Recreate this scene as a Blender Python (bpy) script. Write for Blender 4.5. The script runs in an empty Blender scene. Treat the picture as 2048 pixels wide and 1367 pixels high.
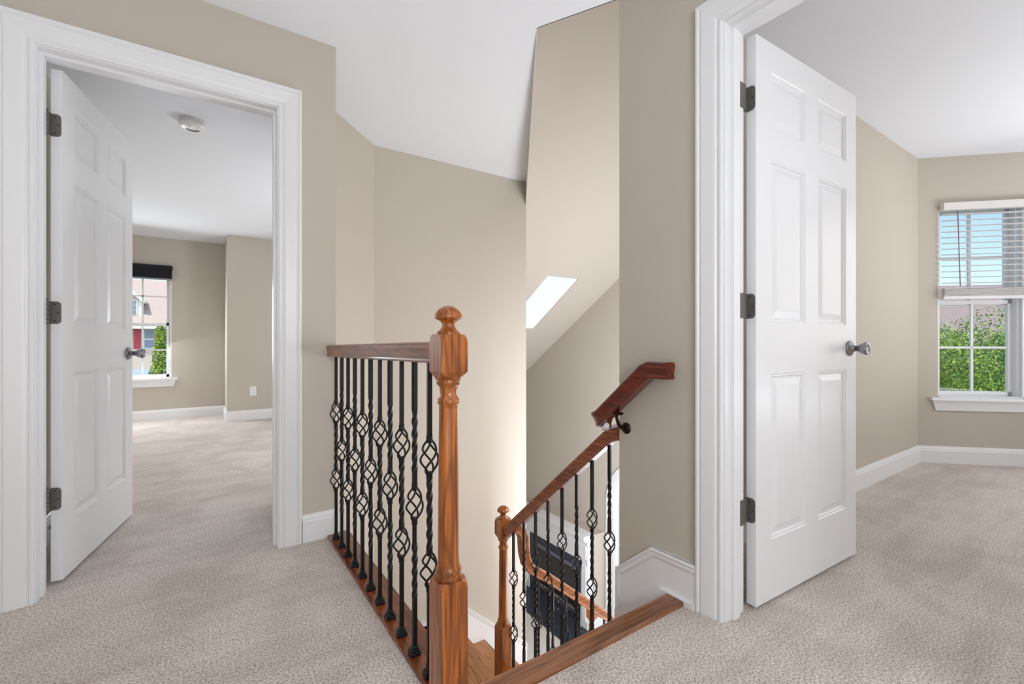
import bpy, bmesh, math, random
from math import pi, sin, cos, radians, sqrt, atan2
from mathutils import Vector, Matrix
random.seed(7)
sc = bpy.context.scene
COL = sc.collection

# ------------------------------------------------------------------ camera
cam = bpy.data.cameras.new('camera'); camo = bpy.data.objects.new('camera', cam); COL.objects.link(camo)
camo.location = (0, 0, 0.96); camo.rotation_euler = (radians(90), 0, radians(-34.22))
cam.sensor_width = 36; cam.lens = 912 / 2048 * 36; cam.clip_start = 0.02; cam.clip_end = 500
sc.camera = camo

# ------------------------------------------------------------------ world, sun, lights, exposure
w = bpy.data.worlds.new('world'); sc.world = w; w.use_nodes = True
wn = w.node_tree; wn.nodes.clear()
sky = wn.nodes.new('ShaderNodeTexSky'); sky.sky_type = 'NISHITA'; sky.sun_disc = False
sky.sun_elevation = radians(42); sky.sun_rotation = radians(200); sky.air_density = 1.0; sky.dust_density = 1.2; sky.ozone_density = 1.5
bg = wn.nodes.new('ShaderNodeBackground'); bg.inputs['Strength'].default_value = 0.25
wo = wn.nodes.new('ShaderNodeOutputWorld')
wn.links.new(sky.outputs[0], bg.inputs[0]); wn.links.new(bg.outputs[0], wo.inputs[0])
sun = bpy.data.lights.new('sun', 'SUN'); sun.energy = 3.6; sun.angle = radians(2); sun.color = (1, .96, .9)
suno = bpy.data.objects.new('sun', sun); COL.objects.link(suno)
suno.rotation_euler = Vector((-.30, -.38, .88)).to_track_quat('Z', 'Y').to_euler()

def point(name, loc, watts, radius=.25, col=(1, 1, 1)):
    l = bpy.data.lights.new(name, 'POINT'); l.energy = watts; l.shadow_soft_size = radius; l.color = col
    o = bpy.data.objects.new(name, l); COL.objects.link(o); o.location = loc
    return o
def area(name, loc, to, watts, sx, sy, col=(1, 1, 1)):
    l = bpy.data.lights.new(name, 'AREA'); l.energy = watts; l.shape = 'RECTANGLE'; l.size = sx; l.size_y = sy; l.color = col
    o = bpy.data.objects.new(name, l); COL.objects.link(o); o.location = loc
    o.rotation_euler = (Vector(loc) - Vector(to)).to_track_quat('Z', 'Y').to_euler()
    return o
HCOL = (.91, .97, 1.05)
point('hall_fill', (.15, -1.25, 1.35), 69, .4, HCOL)  # unseen fill added behind the camera to brighten the hallway
area('hall_up_fill', (-.6, -.7, .35), (-.6, -.7, 2.4), 17, 1.2, 1.2, HCOL)  # added upward fill, lifts the hall ceiling and its bounce
point('bedroom_fill', (3.3, -2.1, .55), 9, .4, (.93, .98, 1.05))  # added fill for the bedroom, out of frame
area('bedroom_up_fill', (4.5, -1.3, .35), (4.5, -1.3, 2.4), 62, 1.6, 1.6, (.95, .98, 1.04))  # unseen fill near the floor, added to brighten the bedroom ceiling
point('left_room_fill', (1.7, 4.1, 1.0), 52, .3, HCOL)  # fill added out of sight beyond the left doorway to brighten that room
point('family_room_fill', (2.55, 1.68, .6), 52, .4, (.93, .975, 1.06))  # added fill hidden by the right wall, evens out vault and stairwell
point('lower_family_fill', (3.2, 2.0, -1.4), 46, .4, (.93, .975, 1.06))  # unseen fill added to brighten the lower family room
area('gable_fill', (2.55, 1.85, -.6), (4.45, 2.45, -.5), 84, .9, .9, (.93, .975, 1.06))  # hidden area fill, added to lift the gable wall
point('stair_fill', (1.0, 1.65, -.85), 11, .25, (.93, .975, 1.06))  # added fill below the nosing, brightens the stairwell walls from underneath
area('bedroom_window_fill', (5.1, -.2, 1.5), (3.0, -.2, 1.2), 11, 1.2, 1.3)  # added area fill near the bay, boosts the bedroom daylight
area('left_room_window_fill', (-.75, 6.95, 1.2), (-.3, 4.5, .2), 30, 1.0, 1.0, HCOL)  # area fill added inside the left window to boost its daylight
sc.view_settings.view_transform = 'Standard'; sc.view_settings.look = 'None'
sc.view_settings.exposure = 0.0; sc.view_settings.gamma = 1.0; sc.view_settings.use_curve_mapping = False

# ------------------------------------------------------------------ materials
def srgb(r, g, b):
    f = lambda c: (c / 255 / 12.92) if c / 255 <= .04045 else ((c / 255 + .055) / 1.055) ** 2.4
    return (f(r), f(g), f(b), 1)
def mat(name, col, rough=.6, metal=0, bump=None, spec=.5, vary=None, coat=0):
    m = bpy.data.materials.new(name); m.use_nodes = True
    nt = m.node_tree; b = nt.nodes['Principled BSDF']
    b.inputs['Base Color'].default_value = col; b.inputs['Roughness'].default_value = rough
    b.inputs['Metallic'].default_value = metal; b.inputs['Specular IOR Level'].default_value = spec
    b.inputs['Coat Weight'].default_value = coat
    tc = nt.nodes.new('ShaderNodeTexCoord')
    if bump:
        sc_, st, dist = bump
        n = nt.nodes.new('ShaderNodeTexNoise'); n.inputs['Scale'].default_value = sc_; n.inputs['Detail'].default_value = 4
        bp = nt.nodes.new('ShaderNodeBump'); bp.inputs['Strength'].default_value = st; bp.inputs['Distance'].default_value = dist
        nt.links.new(tc.outputs['Object'], n.inputs['Vector']); nt.links.new(n.outputs['Fac'], bp.inputs['Height'])
        nt.links.new(bp.outputs[0], b.inputs['Normal'])
    if vary:
        sc_, amt = vary
        n = nt.nodes.new('ShaderNodeTexNoise'); n.inputs['Scale'].default_value = sc_; n.inputs['Detail'].default_value = 3
        mx = nt.nodes.new('ShaderNodeMix'); mx.data_type = 'RGBA'
        mx.inputs[6].default_value = tuple(c * (1 - amt) for c in col[:3]) + (1,)
        mx.inputs[7].default_value = tuple(min(1, c * (1 + amt)) for c in col[:3]) + (1,)
        nt.links.new(tc.outputs['Object'], n.inputs['Vector']); nt.links.new(n.outputs['Fac'], mx.inputs[0])
        nt.links.new(mx.outputs[2], b.inputs['Base Color'])
    return m
def wood(name, c1, c2, c3, axis, rough=.28, scale=1.0):
    """oak: long streaks along one axis plus wavy cathedral rings"""
    m = bpy.data.materials.new(name); m.use_nodes = True
    nt = m.node_tree; N = nt.nodes; L = nt.links; b = N['Principled BSDF']
    b.inputs['Roughness'].default_value = rough; b.inputs['Coat Weight'].default_value = .35; b.inputs['Coat Roughness'].default_value = .12
    tc = N.new('ShaderNodeTexCoord')
    mp = N.new('ShaderNodeMapping'); s = [95 * scale] * 3; s['xyz'.index(axis)] = 2.2 * scale; mp.inputs['Scale'].default_value = s
    n1 = N.new('ShaderNodeTexNoise'); n1.inputs['Scale'].default_value = 1.0; n1.inputs['Detail'].default_value = 6; n1.inputs['Roughness'].default_value = .65
    mp2 = N.new('ShaderNodeMapping'); s2 = [16 * scale] * 3; s2['xyz'.index(axis)] = 1.6 * scale; mp2.inputs['Scale'].default_value = s2
    n2 = N.new('ShaderNodeTexNoise'); n2.inputs['Scale'].default_value = 1.0; n2.inputs['Detail'].default_value = 2; n2.inputs['Distortion'].default_value = .6
    ml = N.new('ShaderNodeMath'); ml.operation = 'MULTIPLY'; ml.inputs[1].default_value = 34
    sn = N.new('ShaderNodeMath'); sn.operation = 'SINE'
    r1 = N.new('ShaderNodeValToRGB'); r1.color_ramp.elements[0].position = .36; r1.color_ramp.elements[0].color = c1
    r1.color_ramp.elements[1].position = .62; r1.color_ramp.elements[1].color = c2
    r2 = N.new('ShaderNodeMapRange'); r2.inputs[1].default_value = .1; r2.inputs[2].default_value = 1.0; r2.inputs[3].default_value = 0; r2.inputs[4].default_value = .55
    mx = N.new('ShaderNodeMix'); mx.data_type = 'RGBA'; mx.inputs[7].default_value = c3
    bp = N.new('ShaderNodeBump'); bp.inputs['Strength'].default_value = .12; bp.inputs['Distance'].default_value = .002
    L.new(tc.outputs['Object'], mp.inputs[0]); L.new(tc.outputs['Object'], mp2.inputs[0])
    L.new(mp.outputs[0], n1.inputs['Vector']); L.new(mp2.outputs[0], n2.inputs['Vector'])
    L.new(n2.outputs['Fac'], ml.inputs[0]); L.new(ml.outputs[0], sn.inputs[0]); L.new(sn.outputs[0], r2.inputs[0])
    L.new(n1.outputs['Fac'], r1.inputs[0]); L.new(r1.outputs[0], mx.inputs[6]); L.new(r2.outputs[0], mx.inputs[0])
    L.new(mx.outputs[2], b.inputs['Base Color']); L.new(n1.outputs['Fac'], bp.inputs['Height']); L.new(bp.outputs[0], b.inputs['Normal'])
    return m
def carpet_mat():
    m = bpy.data.materials.new('carpet'); m.use_nodes = True
    nt = m.node_tree; N = nt.nodes; L = nt.links; b = N['Principled BSDF']
    b.inputs['Roughness'].default_value = 1; b.inputs['Specular IOR Level'].default_value = .1
    b.inputs['Sheen Weight'].default_value = .25; b.inputs['Sheen Roughness'].default_value = .6
    tc = N.new('ShaderNodeTexCoord')
    def noise(sc_, det, ro=.6, dist=0):
        n = N.new('ShaderNodeTexNoise'); n.inputs['Scale'].default_value = sc_; n.inputs['Detail'].default_value = det
        n.inputs['Roughness'].default_value = ro; n.inputs['Distortion'].default_value = dist
        L.new(tc.outputs['Object'], n.inputs['Vector']); return n
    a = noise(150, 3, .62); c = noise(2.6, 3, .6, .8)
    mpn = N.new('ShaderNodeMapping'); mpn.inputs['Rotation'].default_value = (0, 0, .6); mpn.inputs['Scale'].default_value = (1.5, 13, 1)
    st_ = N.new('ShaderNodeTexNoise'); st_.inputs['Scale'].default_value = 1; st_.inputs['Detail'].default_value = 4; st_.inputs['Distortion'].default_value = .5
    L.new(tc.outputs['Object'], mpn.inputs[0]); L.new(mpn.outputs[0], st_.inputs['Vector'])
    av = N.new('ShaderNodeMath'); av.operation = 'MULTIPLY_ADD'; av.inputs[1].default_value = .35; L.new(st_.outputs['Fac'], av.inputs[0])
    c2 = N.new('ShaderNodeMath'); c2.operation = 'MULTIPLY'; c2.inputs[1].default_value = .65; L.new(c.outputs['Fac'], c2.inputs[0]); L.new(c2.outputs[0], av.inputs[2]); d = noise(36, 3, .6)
    v = N.new('ShaderNodeTexVoronoi'); v.inputs['Scale'].default_value = 210; L.new(tc.outputs['Object'], v.inputs['Vector'])
    r = N.new('ShaderNodeValToRGB'); e = r.color_ramp.elements
    e[0].position = .36; e[0].color = srgb(176, 160, 148); e[1].position = .60; e[1].color = srgb(253, 241, 231)
    L.new(a.outputs['Fac'], r.inputs[0])
    mx = N.new('ShaderNodeMix'); mx.data_type = 'RGBA'; mx.blend_type = 'MULTIPLY'; mx.inputs[0].default_value = 1
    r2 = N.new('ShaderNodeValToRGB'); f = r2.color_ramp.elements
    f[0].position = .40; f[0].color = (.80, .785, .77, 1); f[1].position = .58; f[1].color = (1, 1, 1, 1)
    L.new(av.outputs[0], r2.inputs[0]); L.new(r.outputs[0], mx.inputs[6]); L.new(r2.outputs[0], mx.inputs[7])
    L.new(mx.outputs[2], b.inputs['Base Color'])
    ad = N.new('ShaderNodeMath'); ad.operation = 'ADD'; L.new(a.outputs['Fac'], ad.inputs[0]); L.new(d.outputs['Fac'], ad.inputs[1])
    bp = N.new('ShaderNodeBump'); bp.inputs['Strength'].default_value = .7; bp.inputs['Distance'].default_value = .012
    L.new(ad.outputs[0], bp.inputs['Height']); L.new(bp.outputs[0], b.inputs['Normal'])
    return m
def glass_mat():
    m = bpy.data.materials.new('window_glass'); m.use_nodes = True
    nt = m.node_tree; nt.nodes.clear(); N = nt.nodes
    t = N.new('ShaderNodeBsdfTransparent'); t.inputs[0].default_value = (.93, .95, .95, 1)
    g = N.new('ShaderNodeBsdfGlossy'); g.inputs['Roughness'].default_value = .02
    lw_ = N.new('ShaderNodeLayerWeight'); pw = N.new('ShaderNodeMath'); pw.operation = 'POWER'; pw.inputs[1].default_value = 5
    f = N.new('ShaderNodeMath'); f.operation = 'MULTIPLY_ADD'; f.inputs[1].default_value = .6; f.inputs[2].default_value = .025
    nt.links.new(lw_.outputs['Facing'], pw.inputs[0]); nt.links.new(pw.outputs[0], f.inputs[0])
    mx = N.new('ShaderNodeMixShader'); o = N.new('ShaderNodeOutputMaterial')
    nt.links.new(f.outputs[0], mx.inputs[0]); nt.links.new(t.outputs[0], mx.inputs[1]); nt.links.new(g.outputs[0], mx.inputs[2]); nt.links.new(mx.outputs[0], o.inputs[0])
    return m
M = {}
def acrylic():
    m = bpy.data.materials.new('milky_acrylic'); m.use_nodes = True
    nt = m.node_tree; nt.nodes.clear(); N = nt.nodes
    t = N.new('ShaderNodeBsdfTransparent'); tr = N.new('ShaderNodeBsdfTranslucent'); tr.inputs[0].default_value = (.97, .97, .97, 1)
    mx = N.new('ShaderNodeMixShader'); mx.inputs[0].default_value = .95; o = N.new('ShaderNodeOutputMaterial')
    nt.links.new(t.outputs[0], mx.inputs[1]); nt.links.new(tr.outputs[0], mx.inputs[2]); nt.links.new(mx.outputs[0], o.inputs[0])
    return m
M['acrylic'] = acrylic()
M['wall'] = mat('wall_paint', srgb(198, 190, 178), .75, bump=(260, .06, .002), spec=.25)
M['vault'] = mat('vault_paint', srgb(208, 200, 190), .8, bump=(260, .05, .002), spec=.2)
M['ceil'] = mat('ceiling_paint', srgb(233, 236, 241), .9, bump=(200, .05, .002), spec=.15)
M['trim'] = mat('trim_paint', srgb(236, 237, 239), .32, spec=.45)
M['door'] = mat('door_paint', srgb(236, 237, 239), .3, bump=(90, .12, .001), spec=.45)
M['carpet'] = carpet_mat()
M['glass'] = glass_mat()
OAK = dict(c1=srgb(118, 58, 18), c2=srgb(192, 110, 42), c3=srgb(88, 40, 14))
M['oak_z'] = wood('newel_oak', axis='z', **OAK)
RED = dict(c1=srgb(104, 48, 28), c2=srgb(162, 88, 50), c3=srgb(70, 28, 16))
M['rail_y'] = wood('rail_oak', axis='y', **RED)
M['rail_x'] = wood('rail_oak_along', c1=srgb(140, 76, 32), c2=srgb(190, 112, 54), c3=srgb(112, 58, 26), axis='x')
M['dark_y'] = wood('dark_rail_oak', c1=srgb(72, 22, 10), c2=srgb(128, 46, 20), c3=srgb(48, 14, 8), axis='y')
M['board_x'] = wood('nosing_oak', c1=srgb(108, 62, 36), c2=srgb(166, 108, 66), c3=srgb(84, 44, 24), axis='x', rough=.35)
M['board_y'] = wood('landing_board_oak', c1=srgb(98, 44, 24), c2=srgb(150, 80, 46), c3=srgb(84, 36, 20), axis='y', rough=.22)
M['tread_y'] = wood('tread_oak', c1=srgb(142, 88, 44), c2=srgb(192, 134, 80), c3=srgb(120, 70, 36), axis='y', rough=.3)
M['iron'] = mat('black_iron', srgb(34, 36, 37), .38, .55, bump=(220, .5, .002))
M['hinge'] = mat('pewter_hinge', srgb(112, 110, 105), .45, .4, bump=(120, .15, .001))
M['knob'] = mat('pewter_knob', srgb(150, 150, 155), .22, .95)
M['bronze'] = mat('dark_bronze', srgb(50, 36, 30), .35, .7)
M['plastic'] = mat('white_plastic', srgb(238, 238, 236), .35)
M['slot'] = mat('dark_slot', srgb(60, 58, 55), .6)
M['black_fabric'] = mat('black_shade_fabric', srgb(26, 25, 34), .9)
M['grey_vinyl'] = mat('grey_vinyl', srgb(150, 150, 158), .5)
M['blind'] = mat('white_blind', srgb(226, 224, 222), .5)
M['wand'] = mat('wand_plastic', srgb(140, 120, 128), .4)
M['fire_black'] = mat('slate_black', srgb(56, 60, 72), .45, bump=(30, .1, .003), vary=(14, .25))
M['fire_dark'] = mat('firebox_black', srgb(14, 13, 14), .6)
M['fire_glass'] = mat('firebox_glass', srgb(38, 36, 42), .12, spec=.7)
M['fire_trim'] = mat('firebox_trim', srgb(118, 122, 140), .4, .3)
M['light_floor'] = mat('light_floor', srgb(226, 222, 216), .6, vary=(6, .03))
M['roof_pink'] = mat('tan_roof', srgb(196, 178, 168), .95, bump=(20, .4, .02), vary=(5, .08))
M['siding'] = mat('tan_siding', srgb(205, 190, 175), .8)
M['white_ext'] = mat('white_exterior', srgb(240, 240, 240), .6)
M['red'] = mat('red_shutter', srgb(190, 62, 78), .6)
M['ext_glass'] = mat('far_glass', srgb(130, 145, 165), .25)
M['roof_mauve'] = mat('mauve_roof', srgb(150, 134, 132), .95, bump=(16, .4, .02), vary=(3, .1))
M['blue_roof'] = mat('blue_grey_roof', srgb(168, 186, 208), .6)
M['bark'] = mat('bark', srgb(96, 80, 62), .9)
M['grass'] = mat('lawn', srgb(92, 124, 58), .95, vary=(2, .2))
def leaf(name, c):
    m = mat(name, c, .6, vary=(3.0, .35)); return m
M['leaf_a'] = leaf('leaf_green', srgb(128, 160, 62)); M['leaf_b'] = leaf('leaf_dark', srgb(84, 128, 56)); M['leaf_c'] = leaf('leaf_lime', srgb(150, 180, 50))

# ------------------------------------------------------------------ mesh builder
ident = lambda a, b, z: (a, b, z)
class MB:
    def __init__(s, f=ident): s.v = []; s.fc = []; s.sm = []; s.f = f
    def add(s, vs, fs, smooth=False):
        k = len(s.v); s.v += [tuple(s.f(*p)) for p in vs]; s.fc += [tuple(i + k for i in f) for f in fs]; s.sm += [smooth] * len(fs); return s
    def box(s, a0, a1, b0, b1, c0, c1):
        return s.add([(a0, b0, c0), (a1, b0, c0), (a1, b1, c0), (a0, b1, c0), (a0, b0, c1), (a1, b0, c1), (a1, b1, c1), (a0, b1, c1)],
                     [(0, 3, 2, 1), (4, 5, 6, 7), (0, 1, 5, 4), (1, 2, 6, 5), (2, 3, 7, 6), (3, 0, 4, 7)])
    def cbox(s, c, d, ch=.002):
        """box centred at c, size d, with chamfered vertical and horizontal edges"""
        x, y, z = [k / 2 for k in d]; vs = []; 
        for zz, k in ((-z, ch), (-z + ch, 0), (z - ch, 0), (z, ch)):
            X, Y = x - k, y - k; q = ch
            vs += [(c[0] + p[0], c[1] + p[1], c[2] + zz) for p in ((-X + q, -Y), (X - q, -Y), (X, -Y + q), (X, Y - q), (X - q, Y), (-X + q, Y), (-X, Y - q), (-X, -Y + q))]
        fs = [tuple(range(7, -1, -1)), tuple(range(24, 32))]
        for r in range(3):
            for i in range(8): fs.append((r * 8 + i, r * 8 + (i + 1) % 8, (r + 1) * 8 + (i + 1) % 8, (r + 1) * 8 + i))
        return s.add(vs, fs)
    def prism(s, poly, lo, hi, plane='xy'):
        """extrude a 2D polygon: plane xy (lo..hi in z) / yz (in x) / xz (in y)"""
        m = {'xy': lambda u, v, h: (u, v, h), 'yz': lambda u, v, h: (h, u, v), 'xz': lambda u, v, h: (u, h, v)}[plane]
        n = len(poly)
        lo_ = lo if callable(lo) else (lambda u, v: lo); hi_ = hi if callable(hi) else (lambda u, v: hi)
        vs = [m(u, v, lo_(u, v)) for u, v in poly] + [m(u, v, hi_(u, v)) for u, v in poly]
        fs = [tuple(range(n - 1, -1, -1)), tuple(range(n, 2 * n))] + [(i, (i + 1) % n, n + (i + 1) % n, n + i) for i in range(n)]
        return s.add(vs, fs)
    def tube(s, pts, r, n=8, caps=True, smooth=True):
        pts = [Vector(p) for p in pts]; vs = []; rr = r if callable(r) else (lambda t: r)
        prev = None
        for i, p in enumerate(pts):
            t = (pts[min(i + 1, len(pts) - 1)] - pts[max(i - 1, 0)]).normalized()
            if prev is None:
                a = t.cross(Vector((0, 0, 1))); a = a if a.length > .05 else t.cross(Vector((1, 0, 0)))
            else: a = prev - t * prev.dot(t)
            a.normalize(); prev = a; b = t.cross(a); q = rr(i / max(1, len(pts) - 1))
            vs += [tuple(p + (a * cos(2 * pi * k / n) + b * sin(2 * pi * k / n)) * q) for k in range(n)]
        fs = [(i * n + k, i * n + (k + 1) % n, (i + 1) * n + (k + 1) % n, (i + 1) * n + k) for i in range(len(pts) - 1) for k in range(n)]
        s.add(vs, fs, smooth)
        if caps:
            k0 = len(s.v) - len(vs)
            s.fc += [tuple(k0 + k for k in range(n - 1, -1, -1)), tuple(k0 + len(vs) - n + k for k in range(n))]; s.sm += [False, False]
        return s
    def lathe(s, prof, n=24, c=(0, 0, 0), ax='z', smooth=True):
        vs = []
        for r, h in prof:
            for k in range(n):
                a = 2 * pi * k / n; x, y = r * cos(a), r * sin(a)
                vs.append({'z': (c[0] + x, c[1] + y, c[2] + h), 'y': (c[0] + x, c[1] + h, c[2] + y), 'x': (c[0] + h, c[1] + x, c[2] + y)}[ax])
        fs = [(i * n + k, i * n + (k + 1) % n, (i + 1) * n + (k + 1) % n, (i + 1) * n + k) for i in range(len(prof) - 1) for k in range(n)]
        fs += [tuple(range(n - 1, -1, -1)), tuple(range((len(prof) - 1) * n, len(prof) * n))]
        k0 = len(s.fc); s.add(vs, fs, smooth); s.sm[k0 + len(fs) - 2] = s.sm[k0 + len(fs) - 1] = False
        return s
    def sweep(s, path, sec, side, smooth=False, caps=True):
        """sweep section (s,t) along path; side = fixed side vector, t axis = side x tangent"""
        P = [Vector(p) for p in path]; S = Vector(side).normalized(); vs = []; n = len(sec)
        for i, p in enumerate(P):
            t0 = (P[i] - P[i - 1]).normalized() if i else (P[1] - P[0]).normalized()
            t1 = (P[i + 1] - P[i]).normalized() if i < len(P) - 1 else t0
            t = (t0 + t1).normalized(); k = 1 / max(.4, t.dot(t0)); U = S.cross(t).normalized()
            if U.z < -1e-6: U = -U
            vs += [tuple(p + S * a + U * (b * k)) for a, b in sec]
        fs = [(i * n + k, i * n + (k + 1) % n, (i + 1) * n + (k + 1) % n, (i + 1) * n + k) for i in range(len(P) - 1) for k in range(n)]
        if caps: fs += [tuple(range(n - 1, -1, -1)), tuple(range((len(P) - 1) * n, len(P) * n))]
        return s.add(vs, fs, smooth)
    def build(s, name, m, parent=None):
        me = bpy.data.meshes.new(name); me.from_pydata(s.v, [], s.fc)
        me.polygons.foreach_set('use_smooth', s.sm)
        bm = bmesh.new(); bm.from_mesh(me); bmesh.ops.recalc_face_normals(bm, faces=bm.faces); bm.to_mesh(me); bm.free()
        me.materials.append(M[m] if isinstance(m, str) else m); me.update()
        o = bpy.data.objects.new(name, me); COL.objects.link(o)
        if parent is not None: o.parent = parent
        return o
def tag(o, label, cat, group=None, kind=None):
    o['label'] = label; o['category'] = cat
    if group: o['group'] = group
    if kind: o['kind'] = kind
    return o
def empty(name, loc=(0, 0, 0), rz=0, label=None, cat=None, group=None, kind=None):
    o = bpy.data.objects.new(name, None); COL.objects.link(o); o.location = loc; o.rotation_euler = (0, 0, rz); o.empty_display_size = .1
    if label: tag(o, label, cat, group, kind)
    return o
def struct(o, label, cat): return tag(o, label, cat, kind='structure')

HC = 2.43          # hall and bedroom ceiling
HL = 2.255         # ceiling of the room behind the left doorway
GF = -2.8          # main floor below
VA = 4.400         # vault plane z = VA - .64 y
vz = lambda y: VA - .64 * y
XB = .535          # hall balustrade line

# ------------------------------------------------------------------ ceilings and floors
A, B, Cc = (2.47, 3.40), (1.30, 1.70), (1.48, 1.358)
struct(MB().prism([(-1.72, -1.72), (1.6, -1.72), (1.6, 1.358), Cc, B, A, (2.47, 3.52), (1.02, 3.52), (.43, 2.94), (.43, 2.49), (-1.72, 2.49)], HC, HC + .12).build('ceiling', 'ceil'),
       'white flat ceiling over the hallway and stair opening', 'ceiling')
struct(MB().prism([(-1.42, 2.49), (.43, 2.49), (.43, 2.94), (1.02, 3.52), (2.36, 3.52), (2.36, 7.26), (-1.42, 7.26)], HL, HL + .1).build('ceiling', 'ceil'),
       'white ceiling with smoke detector seen through the left doorway', 'ceiling')
struct(MB().box(1.6, 6.6, -2.7, 1.2, HC, HC + .12).build('ceiling', 'ceil'), 'white ceiling of the bedroom through the right doorway', 'ceiling')
v = MB(); TV = .05; SX0, SX1, SY0, SY1 = 3.34, 3.827, 4.167, 5.094
v.prism([(SX1, 1.2), (4.6, 1.2), (4.6, 6.72), (SX1, 6.72)], lambda x, y: vz(y), lambda x, y: vz(y) + TV)
v.prism([(SX0, 1.2), (SX1, 1.2), (SX1, SY0), (SX0, SY0)], lambda x, y: vz(y), lambda x, y: vz(y) + TV)
v.prism([(SX0, SY1), (SX1, SY1), (SX1, 6.72), (SX0, 6.72)], lambda x, y: vz(y), lambda x, y: vz(y) + TV)
v.prism([(1.40, 1.2), (SX0, 1.2), (SX0, 6.72), (2.47, 6.72), A, B, Cc], lambda x, y: vz(y), lambda x, y: vz(y) + TV)
struct(v.build('ceiling', 'vault'), 'cream sloped vaulted ceiling with skylight beyond the stairwell', 'ceiling')
bk = MB()
for (p, q) in ((A, B), (B, Cc)):
    n = Vector((q[1] - p[1], p[0] - q[0], 0)).normalized() * -.004
    zp, zq = vz(p[1]), vz(q[1])
    bk.add([(p[0], p[1], min(HC, zp)), (q[0], q[1], HC), (q[0], q[1], max(HC, zq)), (p[0], p[1], max(HC, zp)),
            (p[0] - n.x, p[1] - n.y, min(HC, zp)), (q[0] - n.x, q[1] - n.y, HC), (q[0] - n.x, q[1] - n.y, max(HC, zq)), (p[0] - n.x, p[1] - n.y, max(HC, zp))],
           [(0, 1, 2, 3), (7, 6, 5, 4), (0, 4, 5, 1), (1, 5, 6, 2), (2, 6, 7, 3), (3, 7, 4, 0)])
struct(bk.build('wall_bulkhead', 'vault'), 'cream bulkhead edge between flat ceiling and vaulted ceiling', 'wall')

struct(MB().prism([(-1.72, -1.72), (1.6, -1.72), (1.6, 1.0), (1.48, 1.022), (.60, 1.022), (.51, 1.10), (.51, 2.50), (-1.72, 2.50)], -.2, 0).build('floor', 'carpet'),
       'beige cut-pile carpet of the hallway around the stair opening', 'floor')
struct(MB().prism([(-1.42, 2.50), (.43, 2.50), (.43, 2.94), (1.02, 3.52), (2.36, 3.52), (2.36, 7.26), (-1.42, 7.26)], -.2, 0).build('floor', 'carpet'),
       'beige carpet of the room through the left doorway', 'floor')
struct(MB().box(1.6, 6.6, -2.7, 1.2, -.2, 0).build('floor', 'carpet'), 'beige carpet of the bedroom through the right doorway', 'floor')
struct(MB().box(.4, 4.6, 1.0, 6.72, GF - .1, GF).build('floor', 'light_floor'), 'pale main floor of the family room far below the stairs', 'floor')

# ------------------------------------------------------------------ walls
LX0, LX1, DH = -.505, .290, 2.052     # left doorway (jamb faces)
RY0, RY1 = .085, .880                 # right doorway (jamb faces)
J = .018
b = MB(); b.box(-1.72, LX0 - J, 2.375, 2.495, 0, HC); b.box(LX1 + J, .552, 2.375, 2.495, 0, HC); b.box(LX0 - J, LX1 + J, 2.375, 2.495, DH + J, HC)
struct(b.build('wall_left', 'wall'), 'taupe hallway wall around the left doorway', 'wall')
b = MB(); b.box(1.48, 1.595, RY1 + J, 1.358, 0, HC); b.box(1.48, 1.595, -1.72, RY0 - J, 0, HC); b.box(1.48, 1.595, RY0 - J, RY1 + J, DH + J, HC)
b.box(1.48, 1.595, 1.0, 1.358, GF, 0)
struct(b.build('wall_right', 'wall'), 'taupe wall section between stairs and right doorway, carrying the short handrail', 'wall')
b = MB(); b.box(-1.84, 1.6, -1.84, -1.72, 0, HC)
struct(b.build('wall_rear', 'wall'), 'hallway wall behind the viewer', 'wall')
b = MB(); b.box(-1.84, -1.72, -1.84, 2.5, 0, HC)
struct(b.build('wall_hall_end', 'wall'), 'hallway end wall left of the viewer', 'wall')
b = MB(); b.prism([(.552, 2.495), (.552, 2.886), (1.066, 3.40), (1.02, 3.52), (.43, 2.94), (.43, 2.495)], GF, HC)
b.box(.43, .59, 1.1, 2.495, GF, -.2); b.box(.51, .59, 1.12, 2.375, -.2, -.002)
struct(b.build('wall_stair_left', 'wall'), 'light angled wall in the left corner of the stairwell', 'wall')
b = MB(); b.box(1.02, 2.47, 3.40, 3.52, GF, HC); b.box(2.35, 2.47, 3.52, 6.72, GF, HC)
struct(b.build('wall_stair_back', 'wall'), 'tall taupe stairwell wall behind the stairs', 'wall')
b = MB(); b.box(.43, 1.48, .95, 1.085, GF, -.03)
struct(b.build('wall_stair_front', 'trim'), 'white face below the landing edge', 'wall')
b = MB(); b.box(1.595, 4.75, 1.193, 1.358, GF, 3.65); b.prism([(1.48, HC), (1.60, HC), (1.60, 3.65), (1.48, 3.65)], 1.20, 1.358, 'xz')
struct(b.build('wall_bedroom_side', 'wall'), 'beige bedroom wall behind the open right door', 'wall')
# gable wall with arched window opening
GX = 4.45
wy0, wy1, ws, wb = 3.16, 4.215, -1.14, GF + .12
wc, wr = (wy0 + wy1) / 2, (wy1 - wy0) / 2
b = MB()
b.prism([(1.2, GF), (wy0, GF), (wy0, vz(wy0)), (1.2, vz(1.2))], GX, GX + .15, 'yz')
b.prism([(wy1, GF), (6.72, GF), (6.72, vz(6.72)), (wy1, vz(wy1))], GX, GX + .15, 'yz')
b.prism([(wy0, GF), (wy1, GF), (wy1, wb), (wy0, wb)], GX, GX + .15, 'yz')
N = 12
for i in range(N):
    a0, a1 = pi * i / N, pi * (i + 1) / N
    y0, y1 = wc + wr * cos(a0), wc + wr * cos(a1); z0, z1 = ws + wr * sin(a0), ws + wr * sin(a1)
    b.prism([(y1, z1), (y0, z0), (y0, vz(y0)), (y1, vz(y1))], GX, GX + .15, 'yz')
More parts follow.
